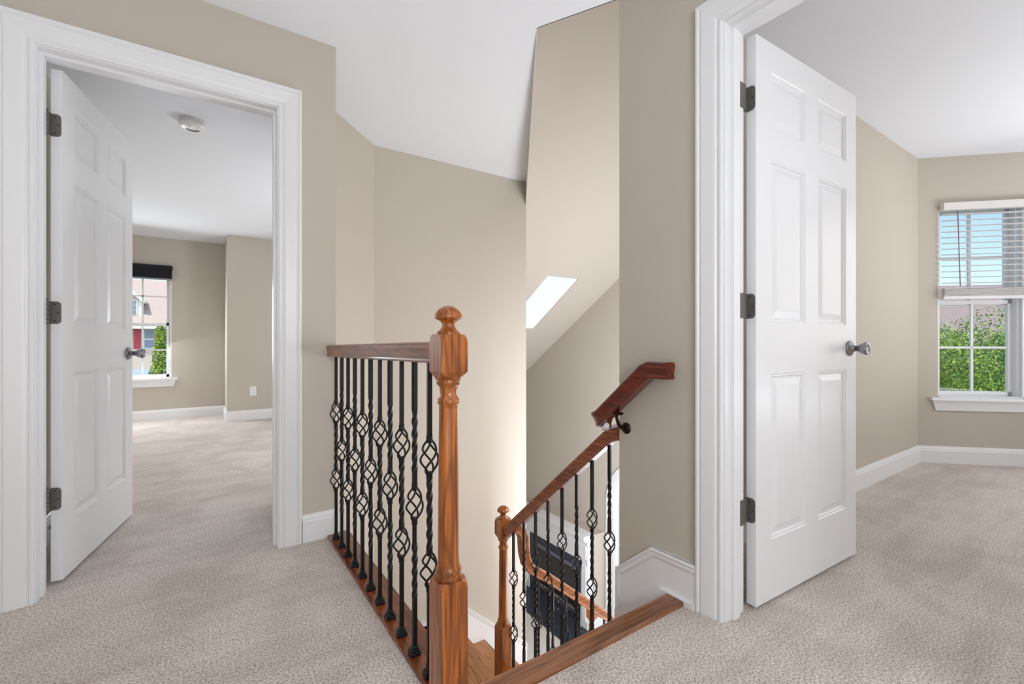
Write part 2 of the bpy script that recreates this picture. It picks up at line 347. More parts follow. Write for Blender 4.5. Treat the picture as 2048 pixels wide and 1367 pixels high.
struct(b.build('wall_gable', 'wall'), 'cream gable wall with the fireplace under the sloped ceiling', 'wall')
b = MB(); b.box(2.35, 4.6, 6.6, 6.72, GF, 1.0)
struct(b.build('wall_family_far', 'wall'), 'far cream wall of the family room', 'wall')
# left room
b = MB(); WX0, WX1, WZ0, WZ1 = -1.125, -.315, .51, 1.90
b.box(-1.42, WX0, 7.135, 7.26, 0, HL); b.box(WX1, .25, 7.135, 7.26, 0, HL); b.box(WX0, WX1, 7.135, 7.26, 0, WZ0); b.box(WX0, WX1, 7.135, 7.26, WZ1, HL)
struct(b.build('wall_left_room_window', 'wall'), 'taupe wall holding the window with the black shade', 'wall')
struct(MB().box(.25, 2.36, 6.48, 7.26, 0, HL).build('wall_left_room_bump', 'wall'), 'projecting taupe wall with the power outlet', 'wall')
struct(MB().box(-1.42, -1.30, 2.495, 7.26, 0, HL).box(-1.30, -.618, 2.497, 3.95, 0, HL).build('wall_left_room_side', 'wall'), 'side wall glimpsed through the hinge gap of the left door', 'wall')
# bedroom: 45 degree bay wall
CX, CY = 4.75, 1.193; r2 = sqrt(.5)
bay = lambda a, p, z: (CX + a * r2 + p * r2, CY - a * r2 + p * r2, z)
S0, S1, SZ0, SZ1 = .137, .715, .52, 2.03
b = MB(bay); b.box(0, S0, 0, .13, 0, HC); b.box(S1, 1.9, 0, .13, 0, HC); b.box(S0, S1, 0, .13, 0, SZ0); b.box(S0, S1, 0, .13, SZ1, HC)
struct(b.build('wall_bay', 'wall'), 'angled taupe bay wall with the window and white blind', 'wall')
b = MB(); b.box(6.05, 6.2, -2.7, -.1, 0, HC); b.box(1.6, 6.2, -2.82, -2.7, 0, HC)
struct(b.build('wall_bedroom_rear', 'wall'), 'bedroom walls outside the view', 'wall')

# ------------------------------------------------------------------ baseboards
BP = [(0, 0), (.016, 0), (.016, .098), (.012, .104), (.012, .112), (.007, .120), (.005, .128), (0, .130)]
def baseboard(name, pts, label, z=0, h=.13, left=True):
    """pts in plan; room is on the left-hand (or right) side of the travel direction"""
    P = [Vector((p[0], p[1], 0)) for p in pts]; vs = []; n = len(BP)
    for i, p in enumerate(P):
        t0 = (P[i] - P[i - 1]).normalized() if i else (P[1] - P[0]).normalized()
        t1 = (P[i + 1] - P[i]).normalized() if i < len(P) - 1 else t0
        n0 = Vector((-t0.y, t0.x, 0)); n1 = Vector((-t1.y, t1.x, 0))
        if not left: n0, n1 = -n0, -n1
        m_ = (n0 + n1).normalized(); k = 1 / m_.dot(n0)
        vs += [(p.x + m_.x * k * q, p.y + m_.y * k * q, z + hh * h / .13) for q, hh in BP]
    fs = [(i * n + k, i * n + (k + 1) % n, (i + 1) * n + (k + 1) % n, (i + 1) * n + k) for i in range(len(P) - 1) for k in range(n)]
    fs += [tuple(range(n)), tuple(range((len(P) - 1) * n, len(P) * n))]
    return struct(MB().add(vs, fs).build(name, 'trim'), label, 'baseboard')
CW = .105
baseboard('baseboard_left', [(.552, 2.375), (LX1 + CW + .002, 2.375)], 'short white baseboard between left doorway and balustrade')
baseboard('baseboard_left_room', [(2.36, 6.48), (.25, 6.48), (.25, 7.135), (-1.3, 7.135), (-1.3, 3.95), (-.618, 3.95), (-.618, 2.52)], 'white baseboard wrapping the walls of the left room', h=.122)
baseboard('baseboard_bedroom', [bay(1.9, 0, 0)[:2], (CX, CY), (1.72, CY)], 'white baseboard along bedroom wall and bay wall', h=.132)
baseboard('baseboard_landing', [(1.755, 3.40), (1.066, 3.40), (.552, 2.886), (.59, 2.5)], 'white baseboard around the lower stair landing', z=-1.4, h=.135, left=True)
baseboard('baseboard_family_room', [(GX, 1.36), (GX, 3.06)], 'white baseboard right of the arched window', z=GF)
baseboard('baseboard_gable', [(GX, 4.305), (GX, 4.335), (4.15, 4.335)], 'white baseboard between arched window and fireplace', z=GF)
baseboard('baseboard_gable_far', [(GX, 5.84), (GX, 6.6)], 'white baseboard left of the fireplace', z=GF)

# ------------------------------------------------------------------ door casings and jambs
CP = [(0, 0), (0, .010), (.004, .013), (.011, .013), (.014, .009), (.020, .010), (.024, .014), (.030, .0155), (.056, .018), (.074, .0195),
      (.079, .016), (.083, .016), (.087, .021), (.094, .021), (.098, .017), (.099, 0)]
def casing(mp, a0, a1, h, z0=0):
    m = MB(mp); n = len(CP); vs = []
    for st in range(4):
        for w_, p in CP:
            a = a0 - w_ if st < 2 else a1 + w_
            z = z0 if st in (0, 3) else h + w_
            vs.append((a, p, z))
    fs = [(i * n + k, i * n + (k + 1) % n, (i + 1) * n + (k + 1) % n, (i + 1) * n + k) for i in range(3) for k in range(n)]
    fs += [tuple(range(n)), tuple(range(3 * n, 4 * n))]
    return m.add(vs, fs)
def doorframe(k, hall, room, a0, a1, dep, label, stop):
    e = empty('trim_%d' % k, (0, 0, 0), label=label, cat='door frame', kind='structure')
    casing(hall, a0 - .005, a1 + .005, DH + .005).build('casing', 'trim', e)
    casing(room, a0 - .005, a1 + .005, DH + .005).build('casing', 'trim', e)
    j = MB(hall)
    j.box(a0 - J, a0, -dep, 0, 0, DH + J); j.box(a1, a1 + J, -dep, 0, 0, DH + J); j.box(a0, a1, -dep, 0, DH, DH + J)
    j.build('jamb', 'trim', e)
    s0, s1 = stop; j = MB(hall)
    j.box(a0, a0 + .011, s0, s1, 0, DH); j.box(a1 - .011, a1, s0, s1, 0, DH); j.box(a0 + .011, a1 - .011, s0, s1, DH - .011, DH)
    j.build('door_stop', 'trim', e)
    return e
# left wall: room side of hall is -Y
doorframe(1, lambda a, p, z: (a, 2.375 - p, z), lambda a, p, z: (a, 2.495 + p, z), LX0, LX1, .12, 'white moulded frame of the left doorway', (-.078, -.040))
doorframe(2, lambda a, p, z: (1.48 - p, a, z), lambda a, p, z: (1.595 + p, a, z), RY0, RY1, .115, 'white moulded frame of the right doorway', (-.074, -.036))

# ------------------------------------------------------------------ six-panel doors
def make_door(name, loc, rz, W, H, label, knob_z, hinge_z, raised_pin=None, flip=1):
    T = .035; d = empty(name, loc, rz, label, 'door', kind='structure')
    kx = W / .786
    xs = [.098 * kx, .346 * kx, .444 * kx, .690 * kx]; zs = [.220, .828, 1.020, 1.620, 1.732, 1.938]
    zs = [z * (H / 2.045) for z in zs]
    f = MB()
    f.box(0, xs[0], 0, T, 0, H); f.box(xs[1], xs[2], 0, T, 0, H); f.box(xs[3], W, 0, T, 0, H)
    for a, b_ in ((xs[0], xs[1]), (xs[2], xs[3])):
        for z0, z1 in ((0, zs[0]), (zs[1], zs[2]), (zs[3], zs[4]), (zs[5], H)): f.box(a, b_, 0, T, z0, z1)
    f.build('door_leaf', 'door', d)
    for a, b_ in ((xs[0], xs[1]), (xs[2], xs[3])):
        for z0, z1 in ((zs[0], zs[1]), (zs[2], zs[3]), (zs[4], zs[5])):
            p = MB()
            for sgn, y0 in ((1, 0), (-1, T)):
                rings = [(0, 0), (.003, .003), (.009, .0035), (.013, .010), (.020, .010), (.042, .0035), (.046, .003)]
                vs = []
                for ins, dp in rings:
                    y = y0 + sgn * dp
                    vs += [(a + ins, y, z0 + ins), (b_ - ins, y, z0 + ins), (b_ - ins, y, z1 - ins), (a + ins, y, z1 - ins)]
                n = len(rings); fs = [(i * 4 + k, i * 4 + (k + 1) % 4, (i + 1) * 4 + (k + 1) % 4, (i + 1) * 4 + k) for i in range(n - 1) for k in range(4)]
                fs.append(tuple(range(4 * (n - 1), 4 * n)))
                p.add(vs, fs)
            p.build('panel', 'door', d)
    # knobs
    kxx = W - .066
    for sgn, y0 in ((-1, 0), (1, T)):
        k = MB()
        k.lathe([(.0, sgn * .0), (.033, sgn * .001), (.034, sgn * .004), (.030, sgn * .009), (.018, sgn * .013), (.0145, sgn * .018), (.0125, sgn * .026)], 24, (kxx, y0, knob_z), 'y')
        ko = k.build('door_knob', 'knob', d)
        k = MB(); k.lathe([(.010, sgn * .022), (.0115, sgn * .028), (.017, sgn * .038), (.023, sgn * .050), (.0265, sgn * .060), (.0265, sgn * .066), (.0225, sgn * .071), (.016, sgn * .0705), (.0155, sgn * .068), (.001, sgn * .068)], 24, (kxx, y0, knob_z), 'y')
        k.build('knob_grip', 'knob', ko)
    l = MB(); l.box(W, W + .0015, .006, T - .006, knob_z - .028, knob_z + .028); l.lathe([(.008, 0), (.008, .006), (.004, .009)], 12, (W + .001, T / 2, knob_z), 'x')
    l.build('latch_plate', 'knob', d)
    # hinges
    for i, hz in enumerate(hinge_z):
        h = MB(); hh = .0445
        # leaf on the door edge (plane x=0), corners rounded
        def plate(mp):
            pts = []
            r = .014
            for (cy, cz, a0) in ((.031 - r, hh - r, 0), (.0, hh, None), (.0, -hh, None), (.031 - r, -hh + r, -90)):
                if a0 is None: pts.append((cy, cz))
                elif a0 == 0: pts += [(cy + r * cos(radians(a)), cz + r * sin(radians(a))) for a in (0, 22, 45, 67, 90)]
                else: pts += [(cy + r * cos(radians(a)), cz + r * sin(radians(a))) for a in (-90, -67, -45, -22, 0)]
            n = len(pts); vs = [mp(u, v_, 0) for u, v_ in pts] + [mp(u, v_, .0022) for u, v_ in pts]
            h.add(vs, [tuple(range(n - 1, -1, -1)), tuple(range(n, 2 * n))] + [(k, (k + 1) % n, n + (k + 1) % n, n + k) for k in range(n)])
        plate(lambda u, v_, t: (-.0002 - t, T - .001 - u, hz + v_))
        bx, by = -.020, T + .003
        # bridge from the leaf to the barrel
        h.box(bx, -.0002, T - .003, T - .0008, hz - hh, hz + hh)
        ho = h.build('hinge', 'hinge', d)
        q = MB(); kk = [-hh, -hh * .6, -hh * .2, hh * .2, hh * .6, hh]
        for a_, b_ in zip(kk[:-1], kk[1:]): q.lathe([(.0052, a_ + .0006), (.0062, a_ + .0016), (.0062, b_ - .0016), (.0052, b_ - .0006)], 14, (bx, by, hz))
        q.build('hinge_knuckle', 'hinge', ho)
        top = .022 if raised_pin == i else .004
        q = MB(); q.lathe([(.003, -hh - .003), (.003, hh + top), (.0065, hh + top + .002), (.0065, hh + top + .004), (.003, hh + top + .006)], 12, (bx, by, hz)); q.build('hinge_pin', 'hinge', ho)
        q = MB()
        for su, sv in ((.012, hh - .012), (.022, 0), (.012, -hh + .012)):
            q.lathe([(.0038, -.0024), (.0038, -.0030), (.002, -.0032)], 10, (0, T - .001 - su, hz + sv), 'x')
        q.build('screws', 'slot', ho)
    return d
HZ = [.345, 1.085, 1.83]
ldir = Vector((.142, .747)).normalized()
make_door('door_1', (-.459, 2.507, .014), atan2(ldir.y, ldir.x), .762, 2.025, 'white six-panel door standing open in the left doorway', .885, [.325, 1.062, 1.803])
make_door('door_2', (1.634, .855, .014), atan2(-.032, .788), .790, 2.045, 'white six-panel door standing open in the right doorway', .918, [.340, 1.075, 1.822], raised_pin=0)
# jamb leaves of the hinges
j = empty('trim_3', (0, 0, 0), label='pewter hinge leaves let into the right door jamb', cat='hinge leaves', kind='structure')
for hz in (.354, 1.089, 1.836):
    MB().box(1.563, 1.607, RY1 - .0025, RY1 + .0005, hz - .0445, hz + .0445).build('hinge_leaf', 'hinge', j)

# ------------------------------------------------------------------ trim boards round the stairs
struct(MB().box(.509, .612, 1.100, 2.374, -.018, .012).build('trim_4', 'board_y'), 'reddish oak floor strip carrying the hallway balusters', 'floor strip')
n = MB(); sec = [(1.020, -.016), (1.020, .012), (1.024, .016), (1.088, .016), (1.096, .010), (1.099, 0), (1.096, -.010), (1.088, -.016)]
n.prism(sec, .573, 1.447, 'yz')
struct(n.build('trim_5', 'board_x'), 'brown oak nosing board at the top of the stairs', 'stair nosing')
# skirt on the right wall
k = empty('trim_6', (0, 0, 0), label='white peaked skirting board where right wall meets the stairs', cat='skirting board', kind='structure')
sk = [(.984, -.3), (1.356, -.62), (1.356, .002), (1.179, .152), (.984, .156)]
MB().prism(sk, 1.466, 1.481, 'yz').build('skirt_board', 'trim', k)
capsec = [(-.008, 0), (.008, 0), (.010, -.006), (.006, -.014), (.006, -.026), (.002, -.034), (-.008, -.034)]
MB().sweep([(1.466, .984, .156), (1.466, 1.179, .152), (1.466, 1.353, .005)], [(-a, b_) for a, b_ in capsec], (1, 0, 0)).build('cap_moulding', 'trim', k)
MB().prism([(1.343, -.62), (1.360, -.62), (1.360, .004), (1.343, .010)], 1.456, 1.482, 'yz').build('end_moulding', 'trim', k)
MB().prism([(.984, -.02), (.984, .018), (1.132, .018), (1.356, -.172), (1.356, -.62), (.984, -.3)], 1.448, 1.4665, 'yz').build('lower_strip', 'trim', k)
# skirt on the stairwell back wall
k = empty('trim_7', (0, 0, 0), label='white sloping skirting board on the stairwell back wall', cat='skirting board', kind='structure')
pts = [(1.066, -1.265), (1.834, -1.265), (2.47, -1.265 - .85 * .636)]
MB().prism([pts[0], pts[1], pts[2], (2.47, -2.75), (1.066, -2.0)], 3.384, 3.402, 'xz').build('skirt_board', 'trim', k)
MB().sweep([(p[0], 3.386, p[1]) for p in pts], [(0, 0), (-.012, 0), (-.012, -.008), (-.007, -.016), (-.007, -.026), (0, -.034)], (0, 1, 0)).build('cap_moulding', 'trim', k)

# ------------------------------------------------------------------ staircase
st = empty('staircase', (0, 0, 0), label='oak staircase with white risers turning right at a landing', cat='staircase', kind='structure')
RUN, RISE, Y0 = .235, .2, 1.095
for k in range(1, 7):
    ya, yb = Y0 + RUN * (k - 1), Y0 + RUN * k
    z = -RISE * k; xr = 1.463 if yb < 1.36 else (1.463 if ya < 1.3 else 1.545)
    MB().box(.575, xr, ya - .022, yb, z - .027, z).build('tread', 'tread_y', st)
    MB().box(.59, 1.478, ya - .02, ya, z, z + RISE - .027).build('riser', 'trim', st)
MB().box(.59, 1.478, Y0 + RUN * 6 - .02, Y0 + RUN * 6, -1.4, -1.2 - .027).build('riser', 'trim', st)
for i in range(8):   # landing boards run across the landing
    x0 = .56 + i * .15; x1 = min(x0 + .147, 1.755 + .025)
    MB().box(x0, x1, 2.485 if x0 < 1.45 else 2.29, 3.384 if x0 > 1.0 else 3.384 - (1.02 - x0), -1.427, -1.4 + (i % 2) * .0006).build('landing_board', 'tread_y', st)
for j_ in range(1, 7):
    xa, xb = 1.755 + RUN * (j_ - 1), 1.755 + RUN * j_; z = -1.4 - RISE * j_
    for q in range(2):
        MB().box(xa - .02 + q * (RUN + .045) / 2, xa - .021 + (q + 1) * (RUN + .045) / 2, 2.24, 3.384, z - .027, z).build('tread', 'tread_y', st)
    MB().box(xa - .02, xa, 2.29, 3.384, z, z + RISE - .027).build('riser', 'trim', st)
MB().box(3.165 - .02, 3.165, 2.29, 3.384, GF, GF + .173).build('riser', 'trim', st)
# stringers
s_ = MB(); pts = [(1.36, -2.8), (2.33, -2.8), (2.33, -1.2)]
low = [(2.33, -1.227)]
for k in range(6, 1, -1):
    ya = Y0 + RUN * (k - 1); low += [(ya, -RISE * k - .027), (ya, -RISE * (k - 1) - .027)]
low = [p for p in low if p[0] >= 1.36] + [(1.36, -.427)]
s_.prism([(1.36, -2.8), (2.33, -2.8)] + low, 1.48, 1.52, 'yz').build('stringer', 'trim', st)
lo = [(1.52, -1.427), (1.755, -1.427)]
for j_ in range(1, 7): lo += [(1.755 + RUN * (j_ - 1), -1.4 - RISE * j_ - .027), (1.755 + RUN * j_, -1.4 - RISE * j_ - .027)]
MB().prism([(1.52, -2.8)] + lo + [(3.165, -2.8)], 2.25, 2.29, 'xz').build('stringer', 'trim', st)

# ------------------------------------------------------------------ iron balusters and newels
def bar_mesh(z0, z1, twists, gaps):
    """square bar .0127 with twisted stretches, interrupted at the baskets"""
    m = MB(); hw = .0064
    segs = []; z = z0
    for g0, g1 in sorted(gaps): segs.append((z, g0)); z = g1
    segs.append((z, z1))
    for a, b_ in segs:
        n = max(2, int((b_ - a) / .006)); vs = []; ang = 0; prev = a
        for i in range(n + 1):
            zz = a + (b_ - a) * i / n; tw = any(t0 < zz < t1 for t0, t1 in twists)
            if tw: ang += (zz - prev) / .072 * pi
            prev = zz; hwj = hw * (1.0 + (.05 * sin(zz * 900) if tw else 0))
            for c in range(4):
                t = ang + pi / 4 + c * pi / 2; r = hwj * sqrt(2); vs.append((r * cos(t), r * sin(t), zz))
        fs = [(i * 4 + c, i * 4 + (c + 1) % 4, (i + 1) * 4 + (c + 1) % 4, (i + 1) * 4 + c) for i in range(n) for c in range(4)]
        fs += [(3, 2, 1, 0), tuple(range(4 * n, 4 * n + 4))]
        m.add(vs, fs)
    for g0, g1 in gaps:
        for zc in (g0, g1): 
            m.lathe([(.0075, zc - .011), (.0100, zc - .008), (.0085, zc - .004), (.0100, zc), (.0085, zc + .004), (.0100, zc + .008), (.0075, zc + .011)], 10)
    return m
BASK = None
def basket(zc, parent):
    global BASK
    if BASK is None:
        m = MB(); h = .050
        for k in range(4):
            pts = []
            for i in range(19):
                t = i / 18; r = .0045 + .0212 * sin(pi * t) ** .85; a = k * pi / 2 + pi * 1.05 * t
                pts.append((r * cos(a), r * sin(a), -h + 2 * h * t))
            m.tube(pts, .0032, 6, True)
        o = m.build('basket', 'iron'); BASK = o.data
    else:
        o = bpy.data.objects.new('basket', BASK); COL.objects.link(o)
    o.parent = parent; o.location = (0, 0, zc); return o
SHOE = None
def baluster(parent, x, y, z0, z1, double, shoe=True):
    """z1 = underside of rail; basket heights measured down from it"""
    global SHOE
    if double: cs = [z1 - .272, z1 - .592]; tw = [(z1 - .545, z1 - .32)]
    else: cs = [z1 - .435]; tw = [(z1 - .335, z1 - .15), (z1 - .72, z1 - .55)]
    cs = [c for c in cs if c - .06 > z0]
    gaps = [(c - .052, c + .052) for c in cs]
    o = bar_mesh(z0, z1, tw, gaps).build('baluster', 'iron', parent); o.location = (x, y, 0); o.rotation_euler = (0, 0, random.uniform(-.15, .15))
    for c in cs: basket(c, o)
    if shoe:
        if SHOE is None:
            s = MB(); s.cbox((0, 0, .006), (.032, .032, .012), .002); s.cbox((0, 0, .015), (.026, .026, .008), .002); s.cbox((0, 0, .022), (.020, .020, .010), .003); s.cbox((0, 0, .028), (.016, .016, .004), .001)
            q = s.build('baluster_shoe', 'iron', o); SHOE = q.data
        else:
            q = bpy.data.objects.new('baluster_shoe', SHOE); COL.objects.link(q); q.parent = o
        q.location = (0, 0, z0)
    return o
def newel(parent, x, y, zb, zt):
    """turned newel: finial top at zt, bottom at zb"""
    w_ = .0381; D = zt - 1.055
    n = MB()
    def block(z0, z1, top, bot):
        # square block with lamb's-tongue chamfers
        rows = []
        if bot: rows += [(z0, .025), (z0 + .022, 0)]
        else: rows += [(z0, 0)]
        if top: rows += [(z1 - .022, 0), (z1 - .006, .010), (z1, .018)]
        else: rows += [(z1, 0)]
        vs = []
        for z, c in rows:
            X = w_; q = max(.0015, c)
            # keep face centres, cut corners
            s = X - (.006 if c > .02 else 0)
            vs += [(-s + q, -s, z), (s - q, -s, z), (s, -s + q, z), (s, s - q, z), (s - q, s, z), (-s + q, s, z), (-s, s - q, z), (-s, -s + q, z)]
        r = len(rows); fs = [tuple(range(7, -1, -1)), tuple(range((r - 1) * 8, r * 8))] + [(i * 8 + k, i * 8 + (k + 1) % 8, (i + 1) * 8 + (k + 1) % 8, (i + 1) * 8 + k) for i in range(r - 1) for k in range(8)]
        n.add(vs, fs)
    block(zb, .345 + D, True, False)
    block(.862 + D, .980 + D, True, True)
    prof = [(.034, .340), (.0355, .346), (.0355, .352), (.032, .356), (.0345, .362), (.0345, .368), (.031, .374), (.0285, .386), (.0275, .40),
            (.0272, .50), (.0262, .62), (.0252, .72), (.0245, .785), (.0245, .796), (.0275, .799), (.0295, .804), (.0295, .808), (.0265, .813), (.0235, .817), (.0225, .830),
            (.0232, .842), (.027, .847), (.0305, .850), (.0315, .856), (.0315, .866)]
    n.lathe([(r, h + D) for r, h in prof], 32)
    o = n.build('newel_post', 'oak_z', parent); o.location = (x, y, 0)
    fin = [(.029, .976), (.031, .980), (.031, .984), (.027, .988), (.022, .992), (.0175, .999), (.0165, 1.006), (.020, 1.013), (.028, 1.018), (.0355, 1.021), (.0372, 1.025), (.036, 1.030),
           (.032, 1.038), (.025, 1.046), (.015, 1.052), (.006, 1.0548), (.001, 1.055)]
    f = MB(); f.lathe([(r, h + D) for r, h in fin], 32); f.build('finial', 'oak_z', o)
    return o
half = [(0, 0), (.020, 0), (.0245, .002), (.0252, .006), (.0245, .0105), (.0222, .0135), (.0228, .020), (.0252, .032), (.0280, .043), (.0286, .049), (.0265, .055), (.019, .058), (.009, .059)]
RS = [(a, b_) for a, b_ in half[1:]] + [(-a, b_) for a, b_ in reversed(half[1:])]
def rail(path, side, m, parent, name='handrail', k=1.0):
    return MB().sweep(path, [(a * k, b_ * k) for a, b_ in RS], side).build(name, m, parent)

# hallway balustrade
hb = empty('balustrade', (XB, 1.083, 0), label='hallway balustrade of black twisted iron balusters with a large oak newel', cat='balustrade')
off = (-XB, -1.083)
def local(parent): return Vector(parent.location)
def place(o, parent):   # children were written in world coordinates
    for c in (o if isinstance(o, list) else [o]): c.location = Vector(c.location) - Vector(parent.location)
place(newel(hb, XB, 1.083, .0, 1.055), hb)
zr = lambda y: .903 - .016 * (y - 1.12) / 1.25
place(rail([(XB, 2.3745, zr(2.3745)), (XB, 1.115, zr(1.115))], (1, 0, 0), 'rail_y', hb), hb)
for k in range(11):
    y = 2.296 - .1092 * k
    place(baluster(hb, XB, y, .012, zr(y) + .003, k % 2 == 0), hb)

# upper flight balustrade
ub = empty('balustrade', (1.5, 2.29, -1.2), label='black iron balustrade beside the upper stair flight with smaller oak newel', cat='balustrade')
place(newel(ub, 1.5, 2.30, -1.4, -.024), ub)
RB = lambda y: .4995 - .858 * (y - 1.434)
path = [(1.5, 2.262, RB(2.262)), (1.5, 1.42, RB(1.42)), (1.5, 1.395, RB(1.395) - .006), (1.5, 1.3585, RB(1.395) + .004)]
place(rail(path, (1, 0, 0), 'rail_y', ub), ub)
ys = [1.434, 1.544, 1.650, 1.758, 1.870, 1.978, 2.085, 2.19]
for i, y in enumerate(ys):
    k = math.ceil((y - Y0 + .001) / RUN); z0 = -RISE * k
    place(baluster(ub, 1.5, y, z0, RB(y) + .006, i % 2 == 1), ub)
# lower flight balustrade
lb = empty('balustrade', (1.5, 2.27, -1.4), label='orange-brown curved handrail with balusters along the lower stair flight', cat='balustrade')
path = [(1.5395, 2.27, -.19), (1.560, 2.27, -.19), (1.583, 2.27, -.205), (1.596, 2.27, -.24), (1.602, 2.27, -.33), (1.622, 2.27, -.405), (1.66, 2.27, -.46), (1.72, 2.27, -.505), (1.80, 2.27, -.56), (3.2, 2.27, -.56 - 1.4 * .80)]
# thicker sweep with true perpendicular sections
def tsweep(path, side, parent, m):
    P = [Vector(p) for p in path]; S = Vector(side); vs = []; n = len(RS); up0 = Vector((0, 0, 1))
    for i, p in enumerate(P):
        t = (P[min(i + 1, len(P) - 1)] - P[max(i - 1, 0)]).normalized(); U = t.cross(S) * -1
        if i == 0 and U.z < 0: S = -S; U = t.cross(S) * -1
        U = S.cross(t) if (S.cross(t)).dot(up0) > 0 or i else U
        vs += [tuple(p + S * a + U * b_) for a, b_ in RS]
        up0 = U
    fs = [(i * n + k, i * n + (k + 1) % n, (i + 1) * n + (k + 1) % n, (i + 1) * n + k) for i in range(len(P) - 1) for k in range(n)] + [tuple(range(n - 1, -1, -1)), tuple(range((len(P) - 1) * n, len(P) * n))]
    return MB().add(vs, fs).build('handrail', m, parent)
place(tsweep(path, (0, -1, 0), lb, 'rail_x'), lb)
for i in range(13):
    x = 1.745 + .1155 * i; k = math.ceil((x - 1.755 + .001) / RUN); z0 = -1.4 - RISE * max(0, k)
    zt = -.56 - (x - 1.80) * .80 + .006
    if x < 1.8: zt = -.515
    place(baluster(lb, x, 2.27, z0, zt, i % 2 == 0), lb)
# bottom newel on the far side of the lower flight
fn = empty('newel', (3.2, 3.3, GF), label='small brown newel with ball finial at the foot of the stairs', cat='newel post')
place(newel(fn, 3.2, 3.3, GF, -1.60), fn)

# wall handrail with bracket
wh = empty('wall_handrail', (1.42, 1.25, .75), label='short dark red wooden handrail on the taupe wall section by the stairs', cat='handrail')
za = .822; sl = .858; pth = [(1.42, 1.058, za), (1.42, 1.135, za)]
yb = 1.378
pth += [(1.42, 1.145, za - .004), (1.42, yb, za - .004 - sl * (yb - 1.145))]
place(rail(pth, (1, 0, 0), 'dark_y', wh, k=1.08), wh)
# curved return at the lower end
zl = pth[-1][2]; vs = []; n = len(RS); st_n = 9
for i in range(st_n):
    a = pi / 2 * i / (st_n - 1) * 1.15; R = .052
    c = Vector((1.42 + R, yb, 0)); p = Vector((c.x - R * cos(a), c.y + R * sin(a), zl - sl * R * sin(a) * .75))
    S = Vector((cos(a), -sin(a), 0)); U = Vector((0, .65 * cos(a), .76 + .24 * sin(a))).normalized()
    vs += [tuple(p + S * s_a * 1.08 + U * t_b * 1.08) for s_a, t_b in RS]
fs = [(i * n + k, i * n + (k + 1) % n, (i + 1) * n + (k + 1) % n, (i + 1) * n + k) for i in range(st_n - 1) for k in range(n)] + [tuple(range(n - 1, -1, -1)), tuple(range((st_n - 1) * n, st_n * n))]
place(MB().add(vs, fs).build('rail_return', 'dark_y', wh), wh)
br = MB()
zb_ = RB(1.30) * 0 + (za - .004 - sl * (1.315 - 1.145))
br.lathe([(.024, 0), (.024, -.003), (.016, -.008), (.010, -.012)], 20, (1.48, 1.318, zb_ - .075), 'x')
br.tube([(1.470, 1.318, zb_ - .075), (1.452, 1.318, zb_ - .072), (1.432, 1.318, zb_ - .055), (1.422, 1.318, zb_ - .03), (1.42, 1.318, zb_ - .004)], lambda t: .0085 - .002 * t, 10)
br.box(1.405, 1.435, 1.295, 1.341, zb_ - .012, zb_ - .002)
place(br.build('rail_bracket', 'bronze', wh), wh)
wc_ = MB(); wc_.tube([(1.424, 1.375, zl - .012), (1.432, 1.402, zl - .026), (1.452, 1.418, zl - .034), (1.478, 1.420, zl - .036), (1.502, 1.408, zl - .032), (1.512, 1.385, zl - .026)], .0115, 10)
place(wc_.build('white_underside_strip', 'trim', wh), wh)

# ------------------------------------------------------------------ windows
def sash_window(k, mp, a0, a1, z0, z1, zm, cols, label, deep=.075, fr=.028, mun=(2, 2)):
    """double-hung: frame lining, two sashes, each with muntins and panes (p>0 outward)"""
    e = empty('window_%d' % k, (0, 0, 0), label=label, cat='window', kind='structure')
    f = MB(mp)
    f.box(a0, a0 + .012, 0, .13, z0, z1); f.box(a1 - .012, a1, 0, .13, z0, z1); f.box(a0, a1, 0, .13, z1 - .012, z1); f.box(a0, a1, 0, .13, z0, z0 + .012)
    f.box(a0 + .012, a0 + .026, .03, .13, z0, z1); f.box(a1 - .026, a1 - .012, .03, .13, z0, z1)
    f.build('window_frame', 'trim', e)
    for (s0, s1, p) in ((z0 + .012, zm + .018, deep), (zm - .018, z1 - .012, deep + .026)):
        A0, A1 = a0 + .024, a1 - .024
        s = MB(mp); s.box(A0, A0 + fr, p, p + .026, s0, s1); s.box(A1 - fr, A1, p, p + .026, s0, s1); s.box(A0, A1, p, p + .026, s0, s0 + fr + .006); s.box(A0, A1, p, p + .026, s1 - fr, s1)
        so = s.build('sash', 'trim', e)
        g0, g1, h0, h1 = A0 + fr, A1 - fr, s0 + fr + .006, s1 - fr
        m = MB(mp)
        for i in range(1, cols): a = g0 + (g1 - g0) * i / cols; m.box(a - .008, a + .008, p + .006, p + .022, h0, h1)
        zc = (h0 + h1) / 2; m.box(g0, g1, p + .006, p + .022, zc - .008, zc + .008)
        m.build('muntin', 'trim', so)
        for i in range(cols):
            b0, b1 = g0 + (g1 - g0) * i / cols, g0 + (g1 - g0) * (i + 1) / cols
            for (c0, c1) in ((h0, zc), (zc, h1)):
                MB(mp).box(b0 + .006, b1 - .006, p + .013, p + .016, c0 + .006, c1 - .006).build('pane', 'glass', so)
    return e
def stool(e, mp, a0, a1, z, proj=.045, ah=.085):
    s = MB(mp); s.box(a0 - .065, a1 + .065, -proj, .075, z - .002, z + .020); s.build('window_sill', 'trim', e)
    s = MB(mp); s.add([(a0 - .045, -.022, z - .002), (a1 + .045, -.022, z - .002), (a1 + .02, -.012, z - ah), (a0 - .02, -.012, z - ah), (a0 - .045, 0, z - .002), (a1 + .045, 0, z - .002), (a1 + .02, 0, z - ah), (a0 - .02, 0, z - ah)],
                      [(0, 1, 2, 3), (7, 6, 5, 4), (0, 4, 5, 1), (1, 5, 6, 2), (2, 6, 7, 3), (3, 7, 4, 0)]); s.build('apron', 'trim', e)
lw = lambda a, p, z: (a, 7.135 + p, z)
